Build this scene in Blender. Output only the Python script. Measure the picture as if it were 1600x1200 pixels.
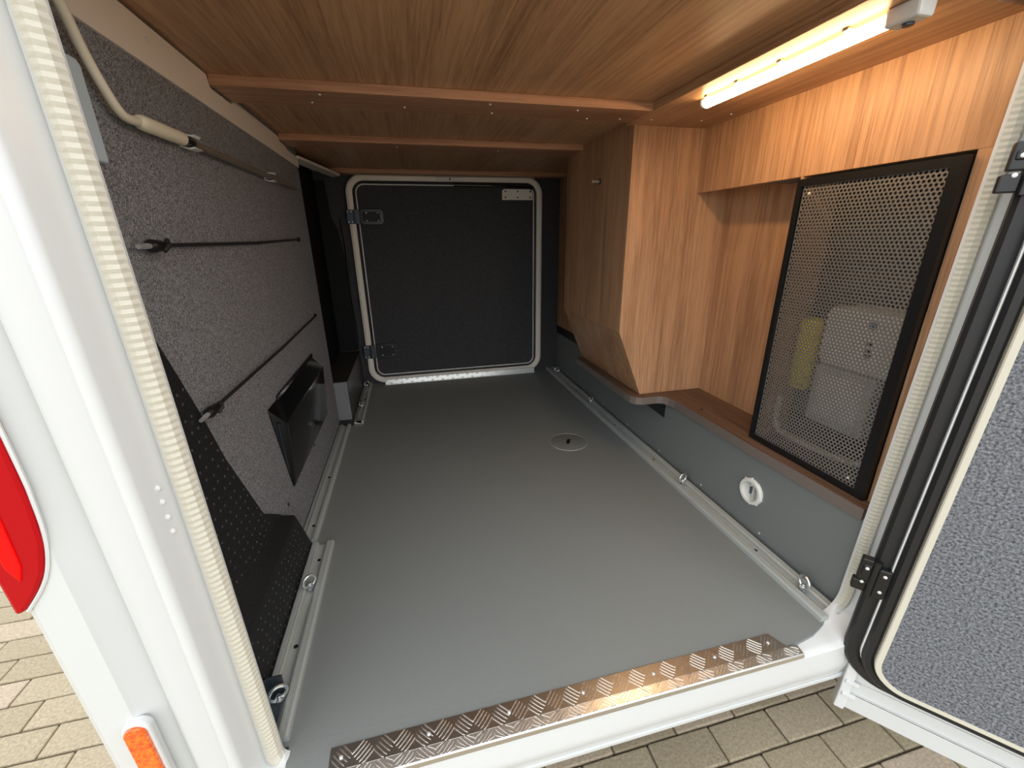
import bpy, bmesh, math, random
from mathutils import Matrix, Vector
random.seed(7)
for o in list(bpy.data.objects): bpy.data.objects.remove(o)
scene = bpy.context.scene
COL = scene.collection

# ---------------------------------------------------------------- camera
cam = bpy.data.cameras.new('camera'); cam_o = bpy.data.objects.new('camera', cam); COL.objects.link(cam_o)
cam.sensor_fit = 'HORIZONTAL'; cam.sensor_width = 36.0; cam.lens = 651.2 / 1600 * 36.0
cam.clip_start = 0.01
f = 651.2
Yd = Vector((633 - 800, 374 - 600, f)).normalized()
Dn = Vector((825 - 800, 2458 - 600, f)).normalized()
Xd = Dn.cross(Yd)
if Xd.x < 0: Xd = -Xd
Xd.normalize(); Yd = Xd.cross(Dn).normalized()
if Yd.z < 0: Yd = -Yd
right = Vector((Xd.x, Yd.x, -Dn.x)); down = Vector((Xd.y, Yd.y, -Dn.y)); fwd = Vector((Xd.z, Yd.z, -Dn.z))
m = Matrix((right, -down, -fwd)).transposed().to_4x4(); m.translation = Vector((0, 0, 0.88))
cam_o.matrix_world = m
scene.camera = cam_o

# ---------------------------------------------------------------- sky and exposure
world = bpy.data.worlds.new('overcast_sky'); scene.world = world; world.use_nodes = True
bg = world.node_tree.nodes['Background']
bg.inputs['Color'].default_value = (0.93, 0.97, 1.0, 1); bg.inputs['Strength'].default_value = 2.45
scene.view_settings.view_transform = 'Standard'; scene.view_settings.look = 'None'
scene.view_settings.gamma = 1.0; scene.view_settings.use_curve_mapping = False
scene.view_settings.exposure = 0.15
LED_STRENGTH = 40.0

# ---------------------------------------------------------------- materials
def srgb(r, g, b):
    c = []
    for v in (r, g, b):
        v /= 255.0
        c.append(v / 12.92 if v <= 0.04045 else ((v + 0.055) / 1.055) ** 2.4)
    return (*c, 1.0)
MATS = {}
def mat(name, col, rough=0.5, metal=0.0, spec=0.5, coat=0.0, bump=None, speckle=None):
    m = bpy.data.materials.new(name); m.use_nodes = True
    nt = m.node_tree; b = nt.nodes['Principled BSDF']
    b.inputs['Base Color'].default_value = col; b.inputs['Roughness'].default_value = rough
    b.inputs['Metallic'].default_value = metal; b.inputs['Specular IOR Level'].default_value = spec
    b.inputs['Coat Weight'].default_value = coat
    if bump or speckle:
        tc = nt.nodes.new('ShaderNodeTexCoord')
    if speckle:                       # (scale, other colour, lo, hi)
        n = nt.nodes.new('ShaderNodeTexNoise'); n.inputs['Scale'].default_value = speckle[0]; n.inputs['Detail'].default_value = 4; n.inputs['Roughness'].default_value = 0.65
        nt.links.new(tc.outputs['Object'], n.inputs['Vector'])
        r = nt.nodes.new('ShaderNodeValToRGB'); r.color_ramp.elements[0].position = speckle[2]; r.color_ramp.elements[1].position = speckle[3]
        r.color_ramp.elements[0].color = speckle[1]; r.color_ramp.elements[1].color = col
        nt.links.new(n.outputs['Fac'], r.inputs['Fac']); nt.links.new(r.outputs['Color'], b.inputs['Base Color'])
    if bump:                          # (scale, strength, distance)
        n2 = nt.nodes.new('ShaderNodeTexNoise'); n2.inputs['Scale'].default_value = bump[0]; n2.inputs['Detail'].default_value = 3
        nt.links.new(tc.outputs['Object'], n2.inputs['Vector'])
        bp = nt.nodes.new('ShaderNodeBump'); bp.inputs['Strength'].default_value = bump[1]; bp.inputs['Distance'].default_value = bump[2]
        nt.links.new(n2.outputs['Fac'], bp.inputs['Height']); nt.links.new(bp.outputs['Normal'], b.inputs['Normal'])
    MATS[name] = m
    return m
def wood(name, axis, light, dark, rough=0.42):
    m = bpy.data.materials.new(name); m.use_nodes = True
    nt = m.node_tree; b = nt.nodes['Principled BSDF']; b.inputs['Roughness'].default_value = rough
    b.inputs['Specular IOR Level'].default_value = 0.35
    tc = nt.nodes.new('ShaderNodeTexCoord')
    def layer(across, along, detail, dist):
        mp = nt.nodes.new('ShaderNodeMapping'); s = [across] * 3; s[axis] = along; mp.inputs['Scale'].default_value = s
        nt.links.new(tc.outputs['Object'], mp.inputs['Vector'])
        n = nt.nodes.new('ShaderNodeTexNoise'); n.inputs['Scale'].default_value = 1.0; n.inputs['Detail'].default_value = detail; n.inputs['Distortion'].default_value = dist
        n.inputs['Roughness'].default_value = 0.6
        nt.links.new(mp.outputs['Vector'], n.inputs['Vector']); return n
    big = layer(11, 0.8, 2, 0.8); mid = layer(95, 2.4, 5, 0.9); fine = layer(520, 14, 2, 0.0)
    def mth(op, a, bb):
        x = nt.nodes.new('ShaderNodeMath'); x.operation = op
        for i, v in enumerate((a, bb)):
            if isinstance(v, (int, float)): x.inputs[i].default_value = v
            else: nt.links.new(v, x.inputs[i])
        return x.outputs[0]
    tot = mth('ADD', mth('MULTIPLY', big.outputs['Fac'], 0.30), mth('ADD', mth('MULTIPLY', mid.outputs['Fac'], 0.45), mth('MULTIPLY', fine.outputs['Fac'], 0.25)))
    r = nt.nodes.new('ShaderNodeValToRGB'); e = r.color_ramp.elements
    e[0].position = 0.37; e[0].color = dark; e[1].position = 0.56; e[1].color = light
    nt.links.new(tot, r.inputs['Fac']); nt.links.new(r.outputs['Color'], b.inputs['Base Color'])
    bp = nt.nodes.new('ShaderNodeBump'); bp.inputs['Strength'].default_value = 0.12; bp.inputs['Distance'].default_value = 0.001
    nt.links.new(fine.outputs['Fac'], bp.inputs['Height']); nt.links.new(bp.outputs['Normal'], b.inputs['Normal'])
    MATS[name] = m
    return m
WL, WD = srgb(192, 150, 114), srgb(142, 104, 76)
wood('oak_vertical', 2, WL, WD); wood('oak_ceiling', 1, WL, WD); wood('oak_batten', 0, srgb(184, 138, 108), srgb(140, 100, 76))
wood('ledge_top', 1, srgb(110, 86, 70), srgb(76, 58, 47), 0.5)
mat('ledge_edge', srgb(112, 102, 96), 0.5, bump=(300, .1, .001))
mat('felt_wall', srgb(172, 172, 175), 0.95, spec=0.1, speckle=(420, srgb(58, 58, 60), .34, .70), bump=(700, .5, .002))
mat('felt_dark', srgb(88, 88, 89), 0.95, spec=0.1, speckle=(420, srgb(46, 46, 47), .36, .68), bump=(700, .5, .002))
mat('felt_door', srgb(142, 144, 149), 0.95, spec=0.1, speckle=(220, srgb(64, 65, 69), .36, .66), bump=(420, .5, .003))
mat('floor_grey', srgb(132, 135, 133), 0.42, spec=0.4, speckle=(900, srgb(110, 113, 111), .38, .55), bump=(900, .12, .0006))
mat('wall_grey', srgb(118, 122, 120), 0.5, spec=0.4, bump=(700, .1, .0005))
mat('white_paint', srgb(202, 204, 203), 0.22, spec=0.5, coat=0.4)
mat('white_frame', srgb(208, 209, 208), 0.3, spec=0.5)
mat('cream_seal', srgb(200, 195, 179), 0.6)
mat('cream_frame', srgb(232, 224, 212), 0.5)
mat('white_piping', srgb(245, 245, 242), 0.4)
mat('cream_plastic', srgb(222, 212, 190), 0.4)
mat('strip_metal', srgb(228, 218, 206), 0.45)
mat('black_rubber', srgb(34, 34, 35), 0.45, spec=0.4)
mat('black_plastic', srgb(22, 22, 23), 0.35, spec=0.5)
mat('black_gloss', srgb(14, 14, 15), 0.12, spec=0.6)
mat('black_textured', srgb(30, 30, 31), 0.55, spec=0.35, bump=(140, .35, .004))
mat('dot_grey', srgb(62, 62, 64), 0.6)
mat('recess_black', srgb(14, 14, 14), 0.6, spec=0.2)
mat('box_side', srgb(60, 56, 52), 0.35, spec=0.4)
mat('alu', srgb(186, 190, 186), 0.42, metal=0.3)
mat('alu_bright', srgb(208, 204, 198), 0.32, metal=1.0)
mat('bar_metal', srgb(236, 232, 226), 0.22, metal=0.9)
mat('zinc', srgb(214, 219, 220), 0.22, metal=0.85)
mat('chrome', srgb(230, 230, 230), 0.15, metal=0.7)
mat('hinge_steel', srgb(70, 78, 86), 0.4, metal=0.5)
mat('perf_metal', srgb(158, 154, 149), 0.38, metal=0.7)
mat('screw_white', srgb(220, 220, 220), 0.35, metal=0.3)
mat('rod_brown', srgb(128, 118, 106), 0.4, metal=0.3)
mat('pale_blue', srgb(186, 200, 208), 0.4)
mat('port_white', srgb(226, 226, 220), 0.45)
mat('yellow_part', srgb(240, 214, 60), 0.5)
mat('unit_white', srgb(244, 241, 236), 0.5)
mat('unit_grey', srgb(206, 204, 200), 0.5)
mat('unit_blue', srgb(70, 110, 150), 0.5)
mat('cavity', srgb(120, 116, 110), 0.8)
mat('red_lens', srgb(170, 1, 14), 0.3, spec=0.2)
mat('red_bright', srgb(250, 4, 4), 0.3, spec=0.2)
mat('amber', srgb(246, 120, 10), 0.2, coat=0.6, speckle=(160, srgb(216, 70, 5), .4, .6))
mat('dirt', srgb(74, 62, 50), 0.95, spec=0.1, bump=(60, .6, .01))
mat('underbody', srgb(40, 38, 36), 0.9)
mat('disc', srgb(120, 122, 120), 0.4)
mat('disc_rim', srgb(168, 170, 168), 0.4)
# LED diffuser
m = bpy.data.materials.new('led'); m.use_nodes = True; b = m.node_tree.nodes['Principled BSDF']
b.inputs['Base Color'].default_value = (.9, .85, .7, 1); b.inputs['Emission Color'].default_value = (1.0, 0.66, 0.34, 1); b.inputs['Emission Strength'].default_value = LED_STRENGTH
MATS['led'] = m
# pavers, a slightly different tone for each stone
m = bpy.data.materials.new('paver'); m.use_nodes = True; nt = m.node_tree; b = nt.nodes['Principled BSDF']
oi = nt.nodes.new('ShaderNodeObjectInfo'); r = nt.nodes.new('ShaderNodeValToRGB')
r.color_ramp.elements[0].color = srgb(160, 147, 125); r.color_ramp.elements[1].color = srgb(182, 165, 148)
e = r.color_ramp.elements.new(.5); e.color = srgb(170, 157, 134)
nt.links.new(oi.outputs['Random'], r.inputs['Fac'])
tc = nt.nodes.new('ShaderNodeTexCoord'); n = nt.nodes.new('ShaderNodeTexNoise'); n.inputs['Scale'].default_value = 130; n.inputs['Detail'].default_value = 6; n.inputs['Roughness'].default_value = .7
geo = nt.nodes.new('ShaderNodeNewGeometry'); nt.links.new(geo.outputs['Position'], n.inputs['Vector'])
r2 = nt.nodes.new('ShaderNodeValToRGB'); r2.color_ramp.elements[0].position = .3; r2.color_ramp.elements[0].color = (.62, .6, .58, 1); r2.color_ramp.elements[1].position = .72; r2.color_ramp.elements[1].color = (1.15, 1.15, 1.1, 1)
nt.links.new(n.outputs['Fac'], r2.inputs['Fac'])
mx = nt.nodes.new('ShaderNodeMix'); mx.data_type = 'RGBA'; mx.blend_type = 'MULTIPLY'; mx.inputs['Factor'].default_value = 1
nt.links.new(r.outputs['Color'], mx.inputs[6]); nt.links.new(r2.outputs['Color'], mx.inputs[7]); nt.links.new(mx.outputs[2], b.inputs['Base Color'])
b.inputs['Roughness'].default_value = .9; b.inputs['Specular IOR Level'].default_value = .2
bp = nt.nodes.new('ShaderNodeBump'); bp.inputs['Strength'].default_value = .5; bp.inputs['Distance'].default_value = .003
nt.links.new(n.outputs['Fac'], bp.inputs['Height']); nt.links.new(bp.outputs['Normal'], b.inputs['Normal'])
MATS['paver'] = m

# pavement seen far off: the same bond of stones as a pattern
m = bpy.data.materials.new('paving_base'); m.use_nodes = True; nt = m.node_tree; b = nt.nodes['Principled BSDF']
geo = nt.nodes.new('ShaderNodeNewGeometry'); mp = nt.nodes.new('ShaderNodeMapping'); mp.inputs['Location'].default_value = (-.145 + 40, -.58375 + .0965 * 400, 0)
br = nt.nodes.new('ShaderNodeTexBrick'); br.inputs['Scale'].default_value = 1; br.inputs['Brick Width'].default_value = .2; br.inputs['Row Height'].default_value = .0965
br.inputs['Mortar Size'].default_value = .0045; br.inputs['Color1'].default_value = srgb(154, 142, 122); br.inputs['Color2'].default_value = srgb(176, 160, 145); br.inputs['Mortar'].default_value = srgb(70, 58, 46)
nt.links.new(geo.outputs['Position'], mp.inputs['Vector']); nt.links.new(mp.outputs['Vector'], br.inputs['Vector']); nt.links.new(br.outputs['Color'], b.inputs['Base Color']); b.inputs['Roughness'].default_value = .95
MATS['paving_base'] = m

# ---------------------------------------------------------------- helpers
WM = {}                                             # world matrix of each object
def empty(name, loc, rotz=0.0, label=None, cat=None, group=None):
    o = bpy.data.objects.new(name, None); COL.objects.link(o); o.empty_display_size = .05
    o.location = loc; o.rotation_euler = (0, 0, rotz)
    WM[o] = Matrix.Translation(loc) @ Matrix.Rotation(rotz, 4, 'Z')
    tag(o, label, cat, group); return o
def tag(o, label=None, cat=None, group=None, kind=None):
    if label: o['label'] = label
    if cat: o['category'] = cat
    if group: o['group'] = group
    if kind: o['kind'] = kind
    return o
def obj(name, shape, material, parent=None, bevel=0, smooth=False, local=False, seg=2):
    """shape in world coordinates (or in the parent's own when local) becomes one mesh object"""
    V, F = shape
    V = [Vector(v) for v in V]
    if parent is not None and not local:
        inv = WM[parent].inverted(); V = [inv @ v for v in V]
    lo = Vector([min(v[i] for v in V) for i in range(3)]); hi = Vector([max(v[i] for v in V) for i in range(3)])
    c = Vector(((lo.x + hi.x) / 2, (lo.y + hi.y) / 2, lo.z))
    me = bpy.data.meshes.new(name); me.from_pydata([v - c for v in V], [], F)
    bm = bmesh.new(); bm.from_mesh(me)
    if bevel:
        bmesh.ops.remove_doubles(bm, verts=bm.verts, dist=1e-6)
    bmesh.ops.recalc_face_normals(bm, faces=bm.faces)
    if bevel:
        es = [e for e in bm.edges if len(e.link_faces) == 2 and e.calc_face_angle(0) > .5]
        bmesh.ops.bevel(bm, geom=es, offset=bevel, segments=seg, affect='EDGES', profile=.5, clamp_overlap=True)
    if smooth:
        for p in bm.faces: p.smooth = True
        for e in bm.edges:
            if len(e.link_faces) == 2 and e.calc_face_angle(0) > .7: e.smooth = False
    bm.to_mesh(me); bm.free()
    me.materials.append(MATS[material])
    o = bpy.data.objects.new(name, me); COL.objects.link(o); o.location = c
    base = WM[parent] if parent is not None else Matrix.Identity(4)
    WM[o] = base @ Matrix.Translation(c)
    if parent is not None: o.parent = parent
    return o
def struct(name, shape, material, **k):
    o = obj(name, shape, material, **k); o['kind'] = 'structure'; return o
def put(name, mesh, parent, loc, rot=(0, 0, 0)):
    """another object that shares mesh data, at a world position under parent"""
    o = bpy.data.objects.new(name, mesh); COL.objects.link(o)
    p = WM[parent].inverted() @ Vector(loc) if parent is not None else Vector(loc)
    o.location = p; o.rotation_euler = rot
    if parent is not None: o.parent = parent
    WM[o] = (WM[parent] if parent is not None else Matrix.Identity(4)) @ Matrix.Translation(p)
    return o
def join(*shapes):
    V, F = [], []
    for v, fc in shapes:
        k = len(V); V += [tuple(p) for p in v]; F += [[i + k for i in q] for q in fc]
    return V, F
def box(x0, x1, y0, y1, z0, z1):
    V = [(x, y, z) for x in (x0, x1) for y in (y0, y1) for z in (z0, z1)]
    return V, [(0, 1, 3, 2), (4, 6, 7, 5), (0, 4, 5, 1), (2, 3, 7, 6), (0, 2, 6, 4), (1, 5, 7, 3)]
def prism(poly, axis, a0, a1):
    """polygon in the two other axes, extruded along axis"""
    def P(p, a): return {'x': (a, p[0], p[1]), 'y': (p[0], a, p[1]), 'z': (p[0], p[1], a)}[axis]
    n = len(poly); V = [P(p, a0) for p in poly] + [P(p, a1) for p in poly]
    F = [list(range(n))[::-1], [n + i for i in range(n)]] + [(i, (i + 1) % n, n + (i + 1) % n, n + i) for i in range(n)]
    return V, F
def tube(path, rad, n=10, closed=False, caps=True):
    path = [Vector(p) for p in path]; m_ = len(path)
    rads = rad if isinstance(rad, (list, tuple)) else [rad] * m_
    V, F = [], []; up = None
    for i, p in enumerate(path):
        a = path[(i - 1) % m_] if closed or i > 0 else p
        c = path[(i + 1) % m_] if closed or i < m_ - 1 else p
        t = (c - a).normalized()
        if up is None:
            up = Vector((0, 0, 1)) if abs(t.z) < .9 else Vector((1, 0, 0))
        s = t.cross(up).normalized(); up = s.cross(t).normalized()
        for k in range(n):
            an = 2 * math.pi * k / n; V.append(p + (s * math.cos(an) + up * math.sin(an)) * rads[i])
    rng = m_ if closed else m_ - 1
    for i in range(rng):
        for k in range(n):
            F.append((i * n + k, i * n + (k + 1) % n, ((i + 1) % m_) * n + (k + 1) % n, ((i + 1) % m_) * n + k))
    if caps and not closed:
        F.append(list(range(n))[::-1]); F.append([(m_ - 1) * n + k for k in range(n)])
    return [tuple(v) for v in V], F
def smooth_path(pts, per=6):
    pts = [Vector(p) for p in pts]; out = []
    for i in range(len(pts) - 1):
        p0 = pts[max(i - 1, 0)]; p1 = pts[i]; p2 = pts[i + 1]; p3 = pts[min(i + 2, len(pts) - 1)]
        for k in range(per):
            t = k / per
            out.append(.5 * ((2 * p1) + (p2 - p0) * t + (2 * p0 - 5 * p1 + 4 * p2 - p3) * t * t + (3 * p1 - p0 - 3 * p2 + p3) * t ** 3))
    out.append(pts[-1]); return out
def lathe(profile, centre, axis='z', n=20, caps=True):
    """profile of (radius, height) turned about axis through centre"""
    V, F = [], []; c = Vector(centre)
    for r_, h in profile:
        for k in range(n):
            a = 2 * math.pi * k / n; u, v = r_ * math.cos(a), r_ * math.sin(a)
            V.append(tuple(c + Vector({'z': (u, v, h), 'x': (h, u, v), 'y': (u, h, v)}[axis])))
    for i in range(len(profile) - 1):
        for k in range(n):
            F.append((i * n + k, i * n + (k + 1) % n, (i + 1) * n + (k + 1) % n, (i + 1) * n + k))
    if caps: F.append(list(range(n))[::-1]); F.append([(len(profile) - 1) * n + k for k in range(n)])
    return V, F
def rr(x0, x1, z0, z1, r_, per=8, dens=0):
    """rounded rectangle, anticlockwise; dens splits the straight sides too"""
    pts = []; q_ = r_ if isinstance(r_, (list, tuple)) else [r_] * 4          # lower right, upper right, upper left, lower left
    for cx, cz, a0, r1 in ((x1 - q_[0], z0 + q_[0], -90, q_[0]), (x1 - q_[1], z1 - q_[1], 0, q_[1]), (x0 + q_[2], z1 - q_[2], 90, q_[2]), (x0 + q_[3], z0 + q_[3], 180, q_[3])):
        for k in range(per + 1):
            a = math.radians(a0 + 90 * k / per); pts.append((cx + r1 * math.cos(a), cz + r1 * math.sin(a)))
    if not dens: return pts
    out = []
    for i, p in enumerate(pts):
        q = pts[(i + 1) % len(pts)]; L = math.hypot(q[0] - p[0], q[1] - p[1]); k = max(1, round(L / dens))
        for j in range(k): out.append((p[0] + (q[0] - p[0]) * j / k, p[1] + (q[1] - p[1]) * j / k))
    return out
def ring(rect, profile, per=8):
    """sweep (offset outward, y) round a rounded rectangle lying in an xz plane"""
    x0, x1, z0, z1, r_ = rect; V, F = [], []; n = 4 * (per + 1)
    for o_, y in profile:
        V += [(p[0], y, p[1]) for p in rr(x0 - o_, x1 + o_, z0 - o_, z1 + o_, max(r_ + o_, .002), per)]
    for i in range(len(profile) - 1):
        for k in range(n):
            F.append((i * n + k, i * n + (k + 1) % n, (i + 1) * n + (k + 1) % n, (i + 1) * n + k))
    return V, F
def ring_solid(rect, profile, per=8): return ring(rect, list(profile) + [profile[0]], per)
def plate_hole(rect_out, loop, y):
    """flat xz plate at depth y with a hole along loop"""
    bm = bmesh.new()
    def lp(pts):
        vs = [bm.verts.new((p[0], y, p[1])) for p in pts]
        return [bm.edges.new((vs[i], vs[(i + 1) % len(vs)])) for i in range(len(vs))]
    x0, x1, z0, z1 = rect_out
    es = lp([(x0, z0), (x1, z0), (x1, z1), (x0, z1)]) + lp(loop)
    bmesh.ops.triangle_fill(bm, edges=es, use_beauty=True)
    bm.verts.index_update()
    V = [tuple(v.co) for v in bm.verts]; F = [[v.index for v in q.verts] for q in bm.faces]; bm.free()
    return V, F
def lean(shape): return [(x, y - .02 * z, z) for x, y, z in shape[0]], shape[1]      # the body side leans out a little
def mesh_of(name, shape, material, bevel=0, smooth=False):
    o = obj(name, shape, material, bevel=bevel, smooth=smooth); me = o.data
    WM.pop(o); bpy.data.objects.remove(o); return me
# small shared pieces, their axis along +z
SCREW = mesh_of('screw', lathe([(.0036, 0), (.0034, .0012), (.0018, .002), (.0004, .002)], (0, 0, 0), n=10), 'screw_white', smooth=True)
SCREW_DARK = mesh_of('screw', lathe([(.005, 0), (.0046, .002), (.0026, .0032), (.0004, .0032)], (0, 0, 0), n=10), 'black_plastic', smooth=True)
H2 = math.pi / 2
FACE = {'-x': (0, -H2, 0), '+x': (0, H2, 0), '-y': (H2, 0, 0), '-z': (math.pi, 0, 0), '+z': (0, 0, 0)}
def screw(parent, loc, face, dark=False, name='screw'): return put(name, SCREW_DARK if dark else SCREW, parent, loc, FACE[face])

# ---------------------------------------------------------------- pavement
GZ = -.5
ground = struct('pavement', box(-40, 40, -40, 40, GZ - .08, GZ - .010), 'paving_base')
PV = mesh_of('paver', box(-.0975, .0975, -.0458, .0458, -.05, 0), 'paver', bevel=.004)
def project(p):
    q = Vector(p) - Vector((0, 0, .88)); a = q.dot(right); b_ = q.dot(down); c = q.dot(fwd)
    return (800 + f * a / c, 600 + f * b_ / c) if c > .05 else (-9e9, 0)
cells = []
for j in range(-45, 60):
    y = .632 + .0965 * j
    off = .145 if j % 2 == 0 else .045
    for i in range(-30, 26): cells.append((off + .2 * i + .1, y))
near = []
for x, y in cells:
    u, v = project((x, y, GZ))
    vis = -60 < u < 1660 and 600 < v < 1260
    if vis and (x < -.42 or y < .78): near.append((math.hypot(x, y), x, y))
near.sort(); near = near[:290]; ns = {(x, y) for _, x, y in near}
for _, x, y in near:
    put('paver', PV, ground, (x, y, GZ - .05 + random.uniform(-.0015, .0015)), (random.uniform(-.008, .008), random.uniform(-.008, .008), random.uniform(-.006, .006)))
rest = []
for x, y in cells:
    if (x, y) not in ns:
        rest.append(prism([(x - .0975, y - .0458), (x + .0975, y - .0458), (x + .0975, y + .0458), (x - .0975, y + .0458)], 'z', GZ - .05, GZ + random.uniform(-.003, .001)))
o = obj('paver_field', join(*rest), 'paver', ground); o['kind'] = 'stuff'

# ---------------------------------------------------------------- vehicle body: side wall with the hatch opening
OPN = (-.297, .946, -.004, 1.235, (.072, .058, .058, .022))                              # x0 x1 z0 z1 radius of the opening at the seal
wf = struct('wall_front', lean(join(
    plate_hole((-.379, 1.06, -.118, 1.43), rr(OPN[0] - .078, OPN[1] + .078, OPN[2] - .10, OPN[3] + .078, .136, 10), .512),
    box(1.06, 2.6, .508, .60, -.118, 2.2), box(-.379, 1.06, .508, .60, 1.43, 2.2))), 'white_paint')
side = [(.03, .586), (.0, .582), (.0, .574), (.004, .572), (.0245, .568), (.0265, .556), (.031, .546), (.0345, .526), (.038, .521), (.046, .5185), (.048, .5192), (.050, .5172), (.072, .513), (.078, .5095), (.081, .518)]
sill = [(.03, .586), (.0, .582), (.0, .574), (.001, .562), (.002, .552), (.003, .542), (.004, .532), (.006, .522), (.008, .516), (.016, .508), (.040, .506), (.066, .5045), (.086, .504), (.092, .507), (.104, .508)]
def down_share(i, path):
    a_, c_ = path[i - 1], path[(i + 1) % len(path)]; t_ = Vector((c_[0] - a_[0], c_[1] - a_[1])).normalized()
    q = min(max((t_.x - .35) / .6, 0), 1); return q * q * (3 - 2 * q)           # 1 along the sill, 0 on the jambs
def frame_ring():
    path = rr(*OPN, 16); n_ = len(path); V, F = [], []
    for i, p in enumerate(path):
        a_, c_ = path[i - 1], path[(i + 1) % n_]; t_ = Vector((c_[0] - a_[0], c_[1] - a_[1])).normalized(); q = down_share(i, path)
        for (o1, y1), (o2, y2) in zip(side, sill):
            o_ = o1 + (o2 - o1) * q; V.append((p[0] + t_.y * o_, y1 + (y2 - y1) * q, p[1] - t_.x * o_))
    k_ = len(side)
    for i in range(n_):
        for k in range(k_ - 1): F.append((i * k_ + k, i * k_ + k + 1, ((i + 1) % n_) * k_ + k + 1, ((i + 1) % n_) * k_ + k))
    return V, F
obj('hatch_frame', lean(frame_ring()), 'white_frame', wf, smooth=True)
obj('sill_return', lean(box(-.30, 1.02, .506, .60, -.126, -.110)), 'white_paint', wf, bevel=.004)
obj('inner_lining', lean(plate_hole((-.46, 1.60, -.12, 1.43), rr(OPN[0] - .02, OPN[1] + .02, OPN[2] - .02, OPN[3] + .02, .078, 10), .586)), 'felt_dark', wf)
# ribbed cream seal along the inner edge of the opening
def ribbed(rect, o0, o1, y0, y1, pitch, inner):
    path = rr(rect[0], rect[1], rect[2], rect[3], rect[4], 24, pitch / 2); n = len(path); V, F = [], []
    for i, p in enumerate(path):
        a = path[i - 1]; c = path[(i + 1) % n]; t = Vector((c[0] - a[0], c[1] - a[1])).normalized(); nx, nz = t.y, -t.x
        h = .0013 if i % 2 else 0; q = down_share(i, path)
        for o_, y in ((o0 + h * .6, y0), (o0 + .004 + h * .5, y0 - .010 + h), ((o0 + o1) / 2, y1 + h), (o1 - .004, y1 + .003), (o1, y0)):
            o_ += .008 * q; V.append((p[0] + nx * o_, y + .012 * q, p[1] + nz * o_))
    for i in range(n):
        for k in range(4): F.append((i * 5 + k, i * 5 + k + 1, ((i + 1) % n) * 5 + k + 1, ((i + 1) % n) * 5 + k))
    return V, F
obj('seal', lean(ribbed((OPN[0], OPN[1], OPN[2], OPN[3], OPN[4]), -.0015, .0235, .576, .560, .0095, True)), 'cream_seal', wf)
RIV = mesh_of('rivet', lathe([(.0045, 0), (.004, .002), (.002, .0032), (.0003, .0034)], (0, 0, 0), n=12), 'white_frame', smooth=True)
for z in (.592, .572, .549, .527): put('rivet', RIV, wf, (-.3270, .5500 - .02 * z, z), FACE['-y'])

# rear corner of the body left of the hatch: shallow slanted band, side panel, rounded edge, rear face
sec = [(-.379, .513), (-.381, .524), (-.412, .503), (-.416, .500), (-.456, .500), (-.464, .504), (-.469, .514), (-.469, 2.74), (-.462, 2.74), (-.462, .60), (-.379, .60)]
wr = struct('wall_rear', lean(prism(sec, 'z', -.13, 2.2)), 'white_paint')
struct('wall_far', box(-.469, 2.6, 2.74, 2.78, -.13, 2.2), 'white_paint')
struct('wall_end', box(2.56, 2.6, .60, 2.74, -.13, 2.2), 'white_paint')
struct('roof', box(-.469, 2.6, .46, 2.78, 2.2, 2.24), 'white_paint')
struct('underbody', box(-.46, 2.56, .58, 2.74, -.13, -.115), 'underbody')

lamp = empty('tail_lamp', (-.455, .53, .47), 0, 'red tail lamp at the rear corner of the white body', 'tail lamp')
lp = [(-.472, .478), (-.462, .482), (-.443, .506), (-.428, .532), (-.4165, .57), (-.411, .62), (-.409, .70), (-.409, 1.08), (-.472, 1.08)]
obj('lens', lean(prism(lp, 'y', .496, .555)), 'red_lens', lamp, bevel=.004)
obj('reflector', lean(prism([(-.450, .525), (-.443, .545), (-.440, .60), (-.438, 1.05), (-.452, 1.05), (-.458, .545)], 'y', .4945, .51)), 'red_bright', lamp, bevel=.001)
obj('gasket', lean(tube([(p[0] + .0015, .4995, p[1] - .001) for p in smooth_path([(q[0], 0, q[1]) for q in lp[:8]], 4) and [(a.x, a.z) for a in smooth_path([(q[0], 0, q[1]) for q in lp[1:8]], 4)]], .0022, 6)), 'white_frame', lamp, smooth=True)
mk = empty('side_marker', (-.4135, .495, .08), 0, 'amber side marker lamp in a white bezel, low on the body', 'marker lamp')
obj('bezel', lean(prism(rr(-.4305, -.3965, .085, .272, .016, 6), 'y', .492, .505)), 'white_frame', mk, bevel=.003)
obj('lens', lean(prism(rr(-.4265, -.4005, .09, .266, .0125, 6), 'y', .487, .495)), 'amber', mk, bevel=.002)

# ---------------------------------------------------------------- garage shell
struct('floor', join(box(-.458, 1.02, .590, 2.70, -.10, 0), prism([(-.292, .5899), (-.290, .555), (-.280, .532), (.790, .532), (.842, .540), (.888, .556), (.918, .574), (.930, .5899)], 'z', -.04, 0)), 'floor_grey')
XL, XR = -.40, .965
wl = struct('wall_left', prism([(.60, 1.10), (.70, .853), (.761, .721), (.815, .606), (.87, .458), (.978, .247), (1.10, .10), (1.16, 0), (2.055, 0), (2.055, 1.25), (.60, 1.25)], 'x', XL - .012, XL), 'felt_wall')
struct('wall_recess', join(box(-.461, -.456, .60, 2.70, -.05, 1.3), box(-.456, XL - .013, 2.045, 2.054, 0, 1.25)), 'recess_black')
for y, z in ((1.155, .157), (1.751, .222), (1.536, .158), (1.83, .885)): screw(wl, (XL, y, z), '+x', True)
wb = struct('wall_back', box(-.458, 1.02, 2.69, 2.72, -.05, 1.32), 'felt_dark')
lb = struct('wall_box', join(box(-.455, -.338, 2.072, 2.69, 0, .226)), 'box_side', bevel=.002)
obj('felt_face', box(-.412, -.340, 2.068, 2.0725, .004, .223), 'felt_wall', lb)
obj('edge_trim', box(-.340, -.3365, 2.066, 2.071, 0, .228), 'hinge_steel', lb)

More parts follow.
